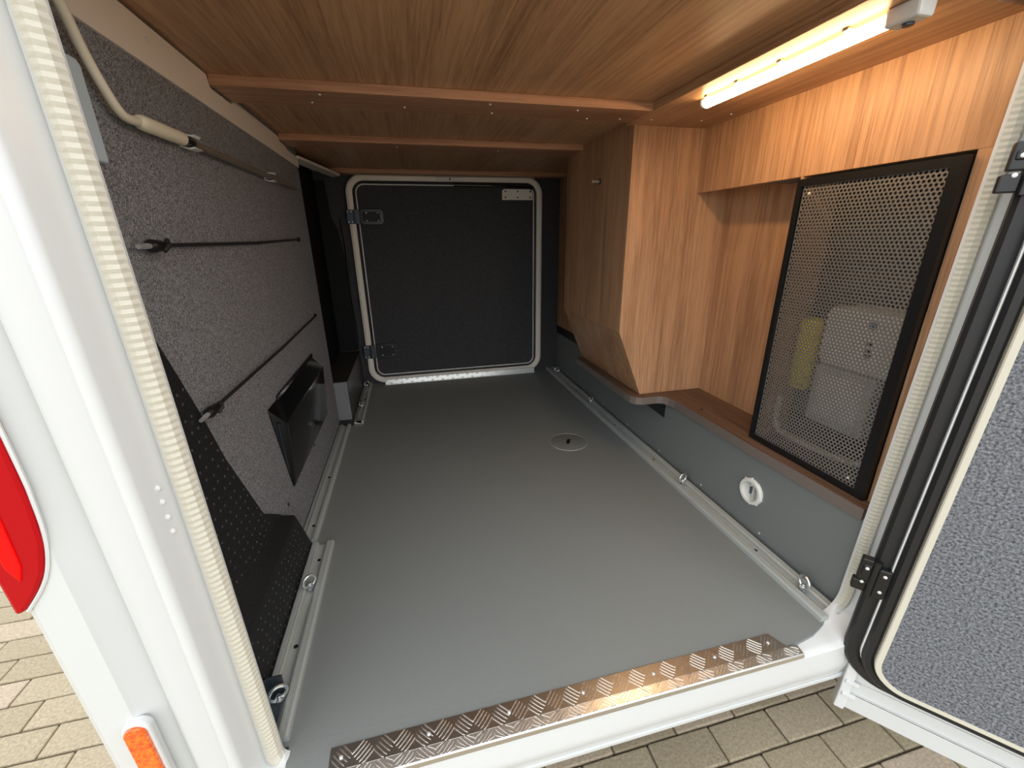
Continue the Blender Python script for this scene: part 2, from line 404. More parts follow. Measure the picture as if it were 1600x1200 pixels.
hp = plate_hole((.586, 2.69, 0, .262), [(.896 + .0300 * math.cos(2 * math.pi * k / 36), .138 + .0300 * math.sin(2 * math.pi * k / 36)) for k in range(36)], XR)
wrt = struct('wall_right', join(([(y, x, z) for x, y, z in hp[0]], hp[1]), box(XR + .035, XR + .04, .586, 2.69, 0, .262)), 'wall_grey')
for y in (2.466, 2.193, 1.93, 1.656, 1.381, 1.112, .841): screw(wrt, (XR, y, .024), '-x')
wru = struct('wall_right_upper', join(box(XR, XR + .012, 1.96, 2.69, .30, 1.32)), 'oak_vertical')
obj('black_trim', box(XR - .006, XR + .012, 1.96, 2.69, .262, .312), 'black_plastic', wru, bevel=.003)
struct('wall_alcove', join(box(1.12, 1.132, .975, 1.40, .25, 1.25), box(1.0, 1.12, .967, .975, .286, 1.02), box(1.018, 1.12, .967, 1.40, 1.03, 1.04)), 'oak_vertical')
# wooden header above the alcove and the perforated door, with its narrow stile beside the hatch
struct('wall_header', join(box(1.0, 1.018, .585, 1.388, 1.018, 1.24)), 'oak_vertical', bevel=.0012)
struct('trim_5', box(1.0, 1.018, .575, .615, .285, 1.018), 'oak_vertical')

CZ, BZ = 1.236, 1.214
cl = struct('ceiling', box(-.458, 1.16, .585, 2.70, CZ, CZ + .03), 'oak_ceiling')
obj('batten', box(XL + .002, .715, 1.235, 1.372, BZ, CZ), 'oak_batten', cl, bevel=.0015)
obj('batten', box(XL + .002, .74, 1.80, 1.93, BZ, CZ), 'oak_batten', cl, bevel=.0015)
obj('batten', box(XL + .002, .96, 2.56, 2.645, BZ, CZ), 'oak_batten', cl, bevel=.0015)
obj('lamp_board', box(.715, 1.0, .60, 1.40, BZ, CZ), 'oak_ceiling', cl, bevel=.0015)
for x, y in ((-.2, 1.33), (-.17, 1.26), (.03, 1.33), (.25, 1.26), (.27, 1.34), (.5, 1.27), (.56, 1.345), (.66, 1.33), (0, 1.86), (.4, 1.87)): screw(cl, (x, y, BZ), '-z')
for x, y in ((.76, 1.32), (.92, 1.30), (.96, 1.22)): screw(cl, (x, y, BZ), '-z')
# pale metal strip along the top of the felt wall, its upper edge stepping down at each batten
st = [(.60, 1.163), (2.055, 1.163), (2.055, 1.198), (1.90, 1.200), (1.875, 1.207), (1.80, 1.209), (1.79, 1.222), (1.38, 1.222), (1.36, 1.207), (1.235, 1.207), (1.225, 1.230), (.60, 1.232)]
t1 = struct('trim_1', prism(st, 'x', XL, XL + .004), 'strip_metal')
for y in (.78, .98, 1.13, 1.30, 1.52, 1.83): screw(t1, (XL + .004, y, 1.205), '+x')
struct('trim_2', join(prism([(-.455, 2.055), (XL + .01, 2.055), (-.30, 2.55), (-.345, 2.60)], 'z', 1.196, 1.206)), 'strip_metal')

# ---------------------------------------------------------------- right side: ledge, cabinet, perforated door
LT, LB = .287, .257
led = [(.812, 1.96), (.806, 1.62), (.804, 1.42), (.808, 1.385), (.820, 1.362), (.842, 1.353), (.872, 1.351), (.905, 1.351), (.925, 1.343), (.938, 1.322), (.944, 1.29), (.945, 1.22), (.948, .90), (.958, .59), (1.13, .59), (1.13, 1.40), (1.02, 1.40), (1.02, 1.96)]
ledge = empty('ledge_shelf', (.95, 1.3, LB), 0, 'dark brown ledge with a curved front edge under the cabinet and perforated door', 'ledge')
obj('board', prism(led, 'z', LB, LT - .0008), 'ledge_edge', ledge)
obj('top_surface', prism([(x + (.002 if x < 1 else -.002), y) for x, y in led], 'z', LT - .0008, LT), 'ledge_top', ledge)
screw(ledge, (.985, 1.19, LT), '+z', True)
gs = obj('gusset_bracket', prism([(.862, LB), (XR, LB), (XR, .178)], 'y', 1.375, 1.379), 'black_plastic')
tag(gs, 'black triangular bracket under the bend of the brown ledge', 'bracket')

CYF, CYB = 1.388, 1.975
cab = empty('cabinet', (.87, 1.68, LT), 0, 'wooden cabinet with a slanted lower side, resting on the brown ledge', 'cabinet')
fp = [(.742, 1.236), (.742, .542), (.850, LT + .0006), (1.12, LT + .0006), (1.12, 1.236)]
obj('front_panel', prism(fp, 'y', CYF, CYF + .015), 'oak_vertical', cab, bevel=.0008)
obj('side_panel', prism([(.742, 1.236), (.742, .543), (.756, .543), (.756, 1.236)], 'y', CYF + .0155, CYB), 'oak_vertical', cab)
obj('bevelled_panel', prism([(.742, .5425), (.850, LT + .0006), (.866, LT + .0006), (.756, .5425)], 'y', CYF + .0155, CYB), 'oak_vertical', cab)
obj('back_panel', prism([(.757, 1.236), (.757, .542), (.866, LT + .0006), (1.0, LT + .0006), (1.0, 1.236)], 'y', CYB - .012, CYB - .001), 'oak_vertical', cab)
obj('cover_cap', lathe([(.009, 0), (.009, -.001), (.0005, -.0012)], (.972, CYF, .305), 'y', 16), 'oak_batten', cab, smooth=True)
hk = obj('hook', lathe([(.011, .742), (.011, .738), (.009, .7365), (.0005, .7365)], (0, 1.625, 1.078), 'x', 18), 'hinge_steel', cab, smooth=True)
hk['label'] = 'small chrome pin on a dark base'
obj('pin', lathe([(.0045, .7365), (.0045, .716), (.006, .714), (.006, .708), (.0005, .7065)], (0, 1.625, 1.078), 'x', 14), 'chrome', hk, smooth=True)

# perforated sheet: each cell a square with an octagonal hole
PY0, PY1, PZ0, PZ1, PX = .617, .966, .2875, 1.010, .990
pd = empty('perforated_door', (PX, (PY0 + PY1) / 2, PZ0), 0, 'perforated metal ventilation door in a black frame', 'door panel')
fw = .017
obj('frame', join(box(PX - .006, PX + .012, PY0, PY1, PZ0, PZ0 + fw), box(PX - .006, PX + .012, PY0, PY1, PZ1 - fw, PZ1),
                  box(PX - .006, PX + .012, PY0, PY0 + fw + .006, PZ0 + fw, PZ1 - fw), box(PX - .006, PX + .012, PY1 - fw + .004, PY1, PZ0 + fw, PZ1 - fw)), 'black_plastic', pd)
def perforated(y0, y1, z0, z1, x, pitch, r_):
    V, F, idx = [], [], {}
    def v(y, z):
        k = (round(y, 5), round(z, 5))
        if k not in idx: idx[k] = len(V); V.append((x, y, z))
        return idx[k]
    rows = int((z1 - z0) / (pitch * .866)); dz = (z1 - z0) / rows; cols = int((y1 - y0) / pitch); dy = (y1 - y0) / cols; N = 8
    for j in range(rows):
        za = z0 + j * dz; zb = za + dz; zc = (za + zb) / 2; sh = 0 if j % 2 == 0 else dy / 2
        if sh: F.append((v(y0, za), v(y0 + sh, za), v(y0 + sh, zb), v(y0, zb)))
        n_ = cols if not sh else cols - 1
        for i in range(n_):
            ya = y0 + sh + i * dy; yb = ya + dy; yc = (ya + yb) / 2
            out = [v(yb, zc), v(yb, zb), v(yc, zb), v(ya, zb), v(ya, zc), v(ya, za), v(yc, za), v(yb, za)]
            inn = []
            for k in range(N):
                a = k * math.pi / 4; V.append((x, yc + r_ * math.cos(a), zc + r_ * math.sin(a))); inn.append(len(V) - 1)
            for k in range(N): F.append((out[k], out[(k + 1) % 8], inn[(k + 1) % 8], inn[k]))
        if sh:
            F.append((v(y1 - dy / 2, za), v(y1, za), v(y1, zb), v(y1 - dy / 2, zb)))
    return V, F
sheet = obj('perforated_sheet', perforated(PY0 + fw, PY1 - fw, PZ0 + fw, PZ1 - fw, PX, .0092, .0032), 'perf_metal', pd)
sm = sheet.modifiers.new('thickness', 'SOLIDIFY'); sm.thickness = .0012
for y, z in ((PY1 - .035, PZ1 - .035), (PY0 + .045, PZ0 + .035)): screw(pd, (PX - .0005, y, z), '-x')
# compartment behind the sheet
cw = struct('wall_compartment', join(box(1.30, 1.31, .58, 1.12, .27, 1.03), box(1.13, 1.31, 1.11, 1.12, .27, 1.03), box(1.02, 1.31, .575, .585, .27, 1.03), box(1.02, 1.31, .58, 1.12, 1.02, 1.03), box(1.02, 1.31, .58, 1.12, .268, .284)), 'cavity')
def K(shape):
    q = .935; return [(1.07 + (x - 1.15), y * q, .88 + (z - .88) * q) for x, y, z in shape[0]], shape[1]
u1 = empty('control_unit', (1.11, .75, .551), 0, 'white box with rounded corners and blue mark behind the perforated sheet', 'electrical unit')
obj('housing', K(prism(rr(.655, .938, .528, .690, .022, 5), 'x', 1.15, 1.26)), 'unit_white', u1, bevel=.006)
obj('emblem', K(lathe([(.010, 1.1495), (.010, 1.148), (.0005, 1.148)], (0, .808, .655), 'x', 16)), 'unit_blue', u1)
for z in (.607, .592, .577): obj('indicator', K(box(1.148, 1.151, .795, .812, z - .005, z + .004)), 'black_plastic', u1)
u2 = empty('heater_unit', (1.13, .80, .38), 0, 'light grey box below the white unit behind the perforated sheet', 'electrical unit')
obj('housing', K(prism(rr(.77, .94, .345, .522, .012, 4), 'x', 1.155, 1.27)), 'unit_grey', u2, bevel=.005)
obj('cover_plate', K(prism(rr(.79, .92, .37, .50, .008, 4), 'x', 1.152, 1.156)), 'unit_white', u2)
u3 = empty('yellow_canister', (1.09, .928, .455), 0, 'yellow upright canister beside the white unit behind the perforated sheet', 'canister')
obj('body', K(lathe([(.026, .425), (.031, .432), (.031, .63), (.026, .64), (.012, .645)], (1.17, .992, 0), 'z', 20)), 'yellow_part', u3, smooth=True)
obj('cap', K(lathe([(.013, .645), (.013, .665), (.001, .667)], (1.17, .992, 0), 'z', 14)), 'black_plastic', u3, smooth=True)
hs = obj('hose', tube(smooth_path([(1.06, .955, .42), (1.06, .95, .34), (1.06, .93, .315), (1.06, .85, .312), (1.07, .77, .312), (1.10, .70, .315), (1.15, .64, .34)]), .009, 8), 'cream_plastic', smooth=True)
tag(hs, 'pale hose running low behind the perforated sheet', 'hose')

# ---------------------------------------------------------------- LED lamp on the lamp board
LX, LY0, LY1 = .792, .655, 1.108
ll = empty('led_lamp', (LX, (LY0 + LY1) / 2, BZ - .03), 0, 'glowing warm LED strip lamp on the wooden ceiling board', 'lamp')
obj('housing', prism([(LX - .012, BZ), (LX - .012, BZ - .007), (LX + .012, BZ - .007), (LX + .012, BZ)], 'y', LY0, LY1), 'alu', ll)
half = [(LX + .0145 * math.cos(a), BZ - .007 + .015 * math.sin(a)) for a in [math.pi + math.pi * k / 10 for k in range(11)]]
obj('diffuser', prism(half, 'y', LY0 + .002, LY1 - .002), 'led', ll, smooth=True)
obj('end_cap', prism([(LX - .013, BZ), (LX - .010, BZ - .018), (LX + .010, BZ - .018), (LX + .013, BZ)], 'y', LY1 - .002, LY1 + .012), 'unit_grey', ll, bevel=.003)
sw = obj('switch_housing', prism([(LX - .017, BZ), (LX - .015, BZ - .026), (LX + .015, BZ - .026), (LX + .017, BZ)], 'y', .605, LY0 + .002), 'unit_grey', ll, bevel=.004)
obj('switch_button', lathe([(.008, BZ - .026), (.008, BZ - .030), (.001, BZ - .031)], (LX, .63, 0), 'z', 16), 'hinge_steel', sw, smooth=True)
for y in (.72, .86, .98, 1.085): obj('clip', box(LX - .022, LX - .010, y - .006, y + .006, BZ - .004, BZ), 'alu', ll, bevel=.001)

# ---------------------------------------------------------------- lashing rails and eye bolts
def rail_section(x0, x1):
    w = x1 - x0; c = (x0 + x1) / 2; s = .0105
    return [(x0, 0), (x1, 0), (x1, .012), (x1 - .004, .016), (x1 - .009, .016), (x1 - .010, .0148), (x1 - .011, .016), (c + s + .004, .016), (c + s, .0135), (c + s, .004),
            (c - s, .004), (c - s, .0135), (c - s - .004, .016), (x0 + .016, .016), (x0 + .0145, .0145), (x0 + .013, .016), (x0 + .004, .016), (x0, .012)]
def rail(x0, x1, y0, y1, label, holes):
    t = empty('lashing_rail', ((x0 + x1) / 2, y0, 0), 0, label, 'rail', 'aluminium lashing rails on the floor')
    obj('profile', prism(rail_section(x0, x1), 'y', y0, y1), 'alu', t)
    for y in holes: screw(t, ((x0 + x1) / 2, y, .004), '+z', True)
    return t
rail(.886, .952, .562, 2.688, 'long aluminium lashing rail along the grey wall below the perforated door', (.8, 1.35, 1.7, 2.2))
rail(-.358, -.294, .60, 1.148, 'aluminium lashing rail beside the black moulded cover, with two eye bolts', (.80, 1.08))
rail(-.398, -.347, 1.165, 2.045, 'empty aluminium lashing rail under the black wall cover', (1.25, 1.55))
rail(-.336, -.288, 2.062, 2.686, 'short aluminium lashing rail beside the far boxed-in corner', (2.4,))
cap = obj('rail_end_cap', join(box(-.398, -.335, 2.046, 2.066, 0, .026), box(-.398, -.340, 2.036, 2.046, .012, .030)), 'black_plastic', bevel=.002)
tag(cap, 'black plastic block where two lashing rails meet by the boxed-in corner', 'end cap')
fo = obj('cut_rail_end', prism([(-.338, .001), (-.329, .006), (-.335, .014), (-.328, .020), (-.320, .012), (-.306, .009), (-.292, .012), (-.286, .003), (-.300, .0005)], 'y', 2.046, 2.0615), 'alu_bright', bevel=.001)
tag(fo, 'shiny jagged metal scrap at the end of the far lashing rail', 'metal scrap')
def eye_ring(R, r_, n=20, k=8, w=1.0):
    return tube([(R * w * math.cos(2 * math.pi * i / n), 0, .0215 + R * math.sin(2 * math.pi * i / n)) for i in range(n)], r_, k, closed=True)
RING = mesh_of('ring', eye_ring(.0165, .0036), 'zinc', smooth=True)
SHANK = mesh_of('shank', lathe([(.009, -.010), (.009, -.004), (.0095, -.003), (.0095, .001), (.0055, .002), (.0055, .007), (.0045, .009)], (0, 0, 0), 'z', 16), 'zinc', smooth=True)
def eye_bolt(x, y, ang, label, tilt=0):
    t = empty('eye_bolt', (x, y, .0145), math.radians(ang), label, 'eye bolt', 'steel eye bolts in the lashing rails')
    a = bpy.data.objects.new('ring', RING); COL.objects.link(a); a.parent = t; a.rotation_euler = (tilt, 0, 0)
    s = bpy.data.objects.new('shank', SHANK); COL.objects.link(s); s.parent = t; s.location = (0, 0, -.0045)
    a.location = (0, 0, .0)
eye_bolt(-.326, .968, 40, 'steel eye bolt at the far end of the rail beside the black moulded cover')
eye_bolt(-.326, .672, 30, 'steel eye bolt nearest the small angle bracket and the cream seal')
eye_bolt(-.312, 2.60, -20, 'steel eye bolt in the far left corner beside the closed hatch')
eye_bolt(-.312, 2.25, -35, 'second steel eye bolt on the short rail beside the boxed-in corner')
eye_bolt(.919, 2.55, 10, 'farthest steel eye bolt of the long rail, by the closed hatch')
eye_bolt(.919, 1.985, 30, 'steel eye bolt of the long rail below the far end of the ledge')
eye_bolt(.919, 1.155, 15, 'steel eye bolt of the long rail between floor disc and white wall port')
eye_bolt(.919, .645, 80, 'steel eye bolt of the long rail nearest the tread plate')
bk = obj('angle_bracket', join(box(-.352, -.346, .622, .690, .014, .062), box(-.352, -.318, .684, .690, .014, .062), box(-.352, -.318, .622, .690, .016, .020)), 'hinge_steel', bevel=.001)
tag(bk, 'small steel angle bracket on the rail beside the cream seal', 'bracket')

# ---------------------------------------------------------------- floor disc, wall port, tread plates
fd = empty('floor_disc', (.640, 1.598, 0), 0, 'round flush inspection disc with a dark slot in the grey floor', 'floor hatch')
obj('disc', lathe([(.082, 0), (.082, .0012), (.081, .0016), (.001, .0016)], (.640, 1.598, 0), 'z', 48), 'disc', fd, smooth=True)
obj('rim', lathe([(.0835, 0), (.0835, .002), (.0825, .0024), (.0825, .0024), (.0822, .0012)], (.640, 1.598, 0), 'z', 48, False), 'disc_rim', fd, smooth=True)
a = math.radians(62); sl = []
for x, y in rr(-.024, .024, -.008, .008, .0079, 5): sl.append((.640 + x * math.cos(a) - y * math.sin(a), 1.600 + x * math.sin(a) + y * math.cos(a)))
obj('slot', prism(sl, 'z', .0016, .0022), 'recess_black', fd)
pt = empty('wall_port', (XR - .005, .896, .095), 0, 'round white plastic port in the grey wall below the perforated door', 'port')
def xl(prof_, caps=False): return lathe([(r_, h) for r_, h in prof_], (XR, .896, .138), 'x', 36, caps)
obj('flange', xl([(.0300, -.004), (.0312, -.010), (.039, -.010), (.0415, -.007), (.0415, 0)]), 'port_white', pt, smooth=True)
obj('cup', xl([(.0302, -.0095), (.0292, -.004), (.0288, .022), (.0005, .022)]), 'port_white', pt, smooth=True)
obj('grille', box(XR + .004, XR + .010, .893, .899, .1095, .1665), 'unit_grey', pt)
obj('flap', prism([(.900, .122), (.914, .118), (.916, .140), (.903, .146)], 'x', XR + .010, XR + .013), 'hinge_steel', pt)
for k in range(10):
    an = k * math.pi / 5 + .2; y, z = .896 + .0415 * math.cos(an), .138 + .0425 * math.sin(an)
    obj('lug', box(XR - .006, XR - .0005, y - .0022, y + .0022, z - .0022, z + .0022), 'port_white', pt, bevel=.001)

def bars(x0, x1, y0, y1, z, slope=0, step=.0345):
    """raised five-bar pattern: short ribs in groups that alternate in direction"""
    sh = []; i = 0; rows = max(1, round((y1 - y0) / step)); dy = (y1 - y0) / rows
    for r_ in range(rows):
        n = int((x1 - x0) / step)
        for c in range(n):
            cx = x0 + (c + .5) * (x1 - x0) / n; cy = y0 + (r_ + .5) * dy
            a = math.radians(45 if (c + r_) % 2 else -45)
            for k in (-2, -1, 0, 1, 2):
                L = .0150 if abs(k) < 2 else .0140; w = .0010
                ox, oy = -math.sin(a) * k * .0068, math.cos(a) * k * .0068
                pts = []
                for s, t in ((-L, 0), (-L * .6, -w), (L * .6, -w), (L, 0), (L * .6, w), (-L * .6, w)):
                    px = cx + ox + s * math.cos(a) - t * math.sin(a); py = cy + oy + s * math.sin(a) + t * math.cos(a)
                    pts.append((min(max(px, x0), x1), min(max(py, y0), y1)))
                V, F = prism(pts, 'z', z, z + .0011)
                sh.append(([(vx, vy, vz + slope * (vy - y1)) for vx, vy, vz in V], F))
    return join(*sh)
tp = empty('tread_plate', (.28, .54, 0), 0, 'aluminium checker plate on the near door sill', 'tread plate')
obj('plate', prism([(-.215, .5265), (.757, .5265), (.738, .566), (-.215, .566)], 'z', 0, .003), 'alu_bright', tp, bevel=.0005)
obj('front_lip', prism([(.5268, .003), (.5268, -.0005), (.509, -.004), (.506, -.010), (.5035, -.010), (.506, -.0015), (.5085, .0002)], 'x', -.215, .780), 'alu_bright', tp, bevel=.0005)
o = obj('raised_bars', bars(-.212, .738, .528, .565, .003, step=.036), 'bar_metal', tp); o['kind'] = 'stuff'
o = obj('lip_bars', bars(-.212, .775, .509, .5262, .003, slope=.15, step=.036), 'bar_metal', tp); o['kind'] = 'stuff'
for x in (-.195, -.04, .115, .27, .43, .58, .72): screw(tp, (x, .546, .003), '+z')
tq = empty('tread_plate', (.29, 2.65, 0), 0, 'narrow aluminium checker plate below the closed far hatch', 'tread plate')
obj('plate', prism([(2.634, 0), (2.634, .004), (2.642, .036), (2.648, .036), (2.652, 0)], 'x', -.205, .785), 'alu', tq)
V, F = bars(-.20, .78, 0, .032, 0, step=.032)
o = obj('raised_bars', ([(x, 2.6345 + y * .25 - z * .8, .004 + y) for x, y, z in V], F), 'bar_metal', tq); o['kind'] = 'stuff'

# ---------------------------------------------------------------- far hatch, closed
d2 = empty('door_2', (.275, 2.66, .02), 0); d2['kind'] = 'structure'
FR = (-.262, .803, .045, 1.190, .065)
obj('frame', ring_solid(FR, [(0, 2.688), (0, 2.664), (.004, 2.660), (.020, 2.657), (.022, 2.660), (.026, 2.655), (.034, 2.660), (.036, 2.688)], 10), 'cream_frame', d2, smooth=True)
obj('gap_seal', ring_solid(FR, [(-.001, 2.6885), (-.001, 2.672), (-.006, 2.666), (-.014, 2.670), (-.016, 2.6885)], 10), 'black_rubber', d2, smooth=True)
obj('piping', ring_solid(FR, [(-.0155, 2.6885), (-.0155, 2.664), (-.018, 2.661), (-.0215, 2.664), (-.0215, 2.6885)], 10), 'white_piping', d2, smooth=True)
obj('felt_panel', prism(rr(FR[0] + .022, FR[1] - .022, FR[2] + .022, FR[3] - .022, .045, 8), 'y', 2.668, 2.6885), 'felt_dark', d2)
pl = obj('mounting_plate', prism([(.588, 1.096), (.778, 1.096), (.778, 1.136), (.760, 1.156), (.600, 1.156), (.588, 1.146)], 'y', 2.662, 2.668), 'cream_frame', d2, bevel=.001)
for x in (.608, .683, .762):
    for z in (1.110, 1.143): screw(pl, (x, 2.662, z), '-y', True)
obj('gas_strut', tube([(.30, 2.648, 1.172), (.52, 2.648, 1.170), (.521, 2.648, 1.170), (.74, 2.648, 1.166), (.775, 2.648, 1.160)], [.0085, .0095, .0075, .0075, .009], 10), 'black_gloss', d2, smooth=True)
for z0, z1, s in ((.966, 1.040, 0), (.180, .262, .005)):
    h = obj('hinge', join(box(-.305 - s, -.270 - s, 2.648, 2.660, z0, z1), box(-.262 - s, -.236 - s, 2.646, 2.658, z0 - .002, z1 + .002)), 'hinge_steel', d2, bevel=.002)
    obj('knuckle', tube([(-.266 - s, 2.652, z0), (-.266 - s, 2.652, z1)], .006, 10), 'black_plastic', h, smooth=True)
    obj('leaf', prism(rr(-.236, -.105, z0 - .006, z1 + .006, .022, 5), 'y', 2.655, 2.668), 'black_plastic', h, bevel=.003)
    obj('leaf_pad', prism(rr(-.222, -.128, z0 + .012, z1 - .012, .006, 3), 'y', 2.651, 2.656), 'black_textured', h, bevel=.002)
    for x in (-.200, -.138):
        for z in (z0 + .016, z1 - .016): screw(h, (x, 2.651, z), '-y')
    for x in (-.297 - s, -.278 - s):
        for z in (z0 + .01, z1 - .01): screw(h, (x, 2.648, z), '-y')
lt = obj('latch_plate', box(.20, .36, 2.650, 2.660, 1.196, 1.211), 'white_frame', d2, bevel=.002)
screw(lt, (.28, 2.650, 1.203), '-y', True)
cb = obj('cable', tube(smooth_path([(-.345, 2.68, 1.00), (-.335, 2.672, .85), (-.342, 2.675, .62), (-.338, 2.68, .35), (-.345, 2.68, .24)]), .006, 8), 'black_plastic', smooth=True)
tag(cb, 'black cable hanging beside the hinges of the closed far hatch', 'cable')
# curved black flap over the recess in the far corner
fl = obj('recess_cover', prism([(-.456, .232), (-.352, .232), (-.348, .50), (-.350, .80), (-.366, .93), (-.392, 1.0), (-.402, 1.19), (-.456, 1.19)], 'y', 2.678, 2.6895), 'recess_black', bevel=.004)
tag(fl, 'black panel with a rounded shoulder in the far corner beside the closed hatch', 'cover')

# ---------------------------------------------------------------- things on the felt wall
# moulded cover at the near corner, dotted with raised pips
def zw(y):
    t = [(.60, 1.10), (.70, .853), (.761, .721), (.815, .606), (.87, .458), (.978, .247), (1.08, .172)]
    for (a, za), (b_, zb) in zip(t, t[1:]):
        if y <= b_: return za + (zb - za) * (y - a) / (b_ - a)
    return t[-1][1]
ys = [.60, .66, .72, .78, .83, .87, .92, .978, 1.03, 1.078]
V, F = [], []
for y in ys:
    w = zw(y); up = max(w - .172, .001)
    V += [(-.3605, y + .085 * (1 if y > 1.07 else 0), .001), (-.3605, y, .160), (-.364, y, .168), (-.3855, y, .172 + up * .12), (-.392, y, .172 + up * .45), (-.394, y, .172 + up * .9), (-.396, y, w + .004), (-.4125, y, w + .004)]
n = 8
for i in range(len(ys) - 1):
    for k in range(n - 1): F.append((i * n + k, i * n + k + 1, (i + 1) * n + k + 1, (i + 1) * n + k))
V += [(-.4115, 1.163, .001), (-.4115, .60, .001)]
F.append([(len(ys) - 1) * n + k for k in range(n)] + [len(V) - 2]); F.append([k for k in range(n)] + [len(V) - 1])
cv = empty('corner_cover', (-.38, .85, 0), 0, 'black textured moulded cover low in the near corner of the felt wall', 'cover')
obj('shell', (V, F), 'black_textured', cv, smooth=True)
dots = []
def pip(x, y, z): return [(x + a_, b_, c_) for a_, b_, c_ in lathe([(.0032, 0), (.0022, .0010), (.0003, .0012)], (0, y, z), 'x', 7)[0]], lathe([(1, 0), (1, 1), (1, 2)], (0, 0, 0), 'x', 7)[1]
for j in range(30):
    for i in range(26):
        y = .62 + i * .026 + (.013 if j % 2 else 0) + random.uniform(-.004, .004); z = .016 + j * .025 + random.uniform(-.004, .004)
        if z < .155 and y < 1.05 + (.16 - z) * .5: dots.append(pip(-.3605, y, z))
        elif .20 < z < zw(y) - .02 and y < 1.0:
            q = (z - .172) / (zw(y) - .172)
            if q > .12: dots.append(pip(-.3855 - .0065 * (q - .12) / .33 if q < .45 else -.392 - .002 * (q - .45) / .45, y, z))
o = obj('raised_dots', join(*dots), 'dot_grey', cv); o['kind'] = 'stuff'

# wedge-shaped glossy cover
wc = empty('wall_cover', (XL, 1.47, .17), 0, 'glossy black wedge-shaped cover on the felt wall', 'cover')
A = [(XL, 1.152, .455), (XL, 1.716, .455), (XL, 1.80, .166), (XL, 1.226, .166)]                                          # on the wall
B = [(-.366, 1.180, .402), (-.366, 1.742, .402), (-.392, 1.800, .176), (-.392, 1.232, .176)]                             # raised face
obj('shell', ([*A, *B], [(0, 1, 5, 4), (1, 2, 6, 5), (2, 3, 7, 6), (3, 0, 4, 7), (4, 5, 6, 7), (3, 2, 1, 0)]), 'black_gloss', wc, bevel=.007, smooth=True, seg=3)
obj('rib', tube([(-.367, 1.186, .396), (-.393, 1.236, .186), (-.3985, 1.222, .20), (-.385, 1.166, .408), (-.367, 1.186, .396)], .0014, 6), 'hinge_steel', wc, smooth=True)
obj('top_flange', box(XL, -.393, 1.24, 1.72, .450, .464), 'black_gloss', wc, bevel=.002)

# awning crank held in two clips
ck = empty('awning_crank', (-.38, 1.3, 1.05), 0, 'cream awning crank with a grey rod clipped high on the felt wall', 'crank')
CX_ = -.383
obj('bent_handle', tube(smooth_path([(CX_ + .01, .66, 1.205), (CX_ + .006, .725, 1.160), (CX_, .762, 1.116), (CX_, .785, 1.082), (CX_, .815, 1.056), (CX_, .862, 1.057)]), .0065, 10), 'cream_plastic', ck, smooth=True)
obj('grip', tube([(CX_, .853, 1.057), (CX_, .858, 1.057), (CX_, .864, 1.057), (CX_, .99, 1.060)], [.008, .0105, .0115, .0115], 14), 'cream_plastic', ck, smooth=True)
obj('collar', tube([(CX_, .988, 1.060), (CX_, 1.03, 1.060)], .0085, 12), 'black_plastic', ck, smooth=True)
obj('rod', tube([(CX_, 1.02, 1.060), (CX_, 1.86, 1.067)], .0068, 10), 'rod_brown', ck, smooth=True)
obj('rod_tip', tube([(CX_, 1.855, 1.067), (CX_, 1.885, 1.068)], .0045, 8), 'chrome', ck, smooth=True)
for y, z, lab in ((1.03, 1.060, 'white spring clip holding the crank near its grip'), (1.552, 1.0645, 'white spring clip holding the far part of the crank rod')):
    c = empty('spring_clip', (XL, y, z), 0, lab, 'clip', 'clips of the awning crank')
    obj('base', box(XL, XL + .005, y - .014, y + .014, z - .009, z + .009), 'white_frame', c, bevel=.001)
    for s in (-1, 1):
        obj('jaw', prism([(XL + .004, z + s * .007), (XL + .016, z + s * .0105), (XL + .026, z + s * .008), (XL + .030, z + s * .0125), (XL + .026, z + s * .0115), (XL + .016, z + s * .013), (XL + .004, z + s * .0095)], 'y', y - .014, y + .014), 'white_frame', c)
# two elastic straps
def strap(p0, p1, label):
    p0, p1 = Vector(p0), Vector(p1); d = (p1 - p0).normalized()
    t = empty('elastic_strap', p0, 0, label, 'strap', 'elastic straps on the felt wall')
    obj('cord', tube([p0 + d * .06, p0.lerp(p1, .5) + Vector((0, 0, -.004)), p1], .0036, 8), 'black_rubber', t, smooth=True)
    obj('buckle', tube([p0 + d * .018, p0 + d * .024, p0 + d * .040, p0 + d * .056, p0 + d * .070], [.006, .0105, .0095, .008, .0045], 10), 'black_plastic', t, smooth=True)
    obj('knot', tube([p0 + d * .045 + Vector((.006, 0, -.008)), p0 + d * .055 + Vector((.011, 0, 0)), p0 + d * .062 + Vector((.006, 0, .008))], .0042, 8), 'black_rubber', t, smooth=True)
    obj('snap_hook', tube([p0 - d * .012, p0, p0 + d * .022], [.0035, .0045, .0045], 10), 'chrome', t, smooth=True)
    obj('end_button', lathe([(.008, XL), (.008, XL + .006), (.004, XL + .010), (.0005, XL + .010)], (0, p1.y, p1.z), 'x', 14), 'black_plastic', t, smooth=True)
strap((XL + .014, .775, .875), (XL + .007, 1.835, .885), 'black elastic strap stretched level across the felt wall below the crank')
strap((XL + .014, .81, .577), (XL + .007, 1.90, .582), 'black elastic strap above the glossy wedge-shaped cover')
pp = obj('wall_plate', prism([(.724, .984), (.760, .984), (.760, 1.098), (.754, 1.104), (.734, 1.104), (.727, 1.098)], 'x', XL, XL + .012), 'pale_blue', bevel=.003)
tag(pp, 'pale blue upright plate on the felt wall beside the crank handle', 'plate')

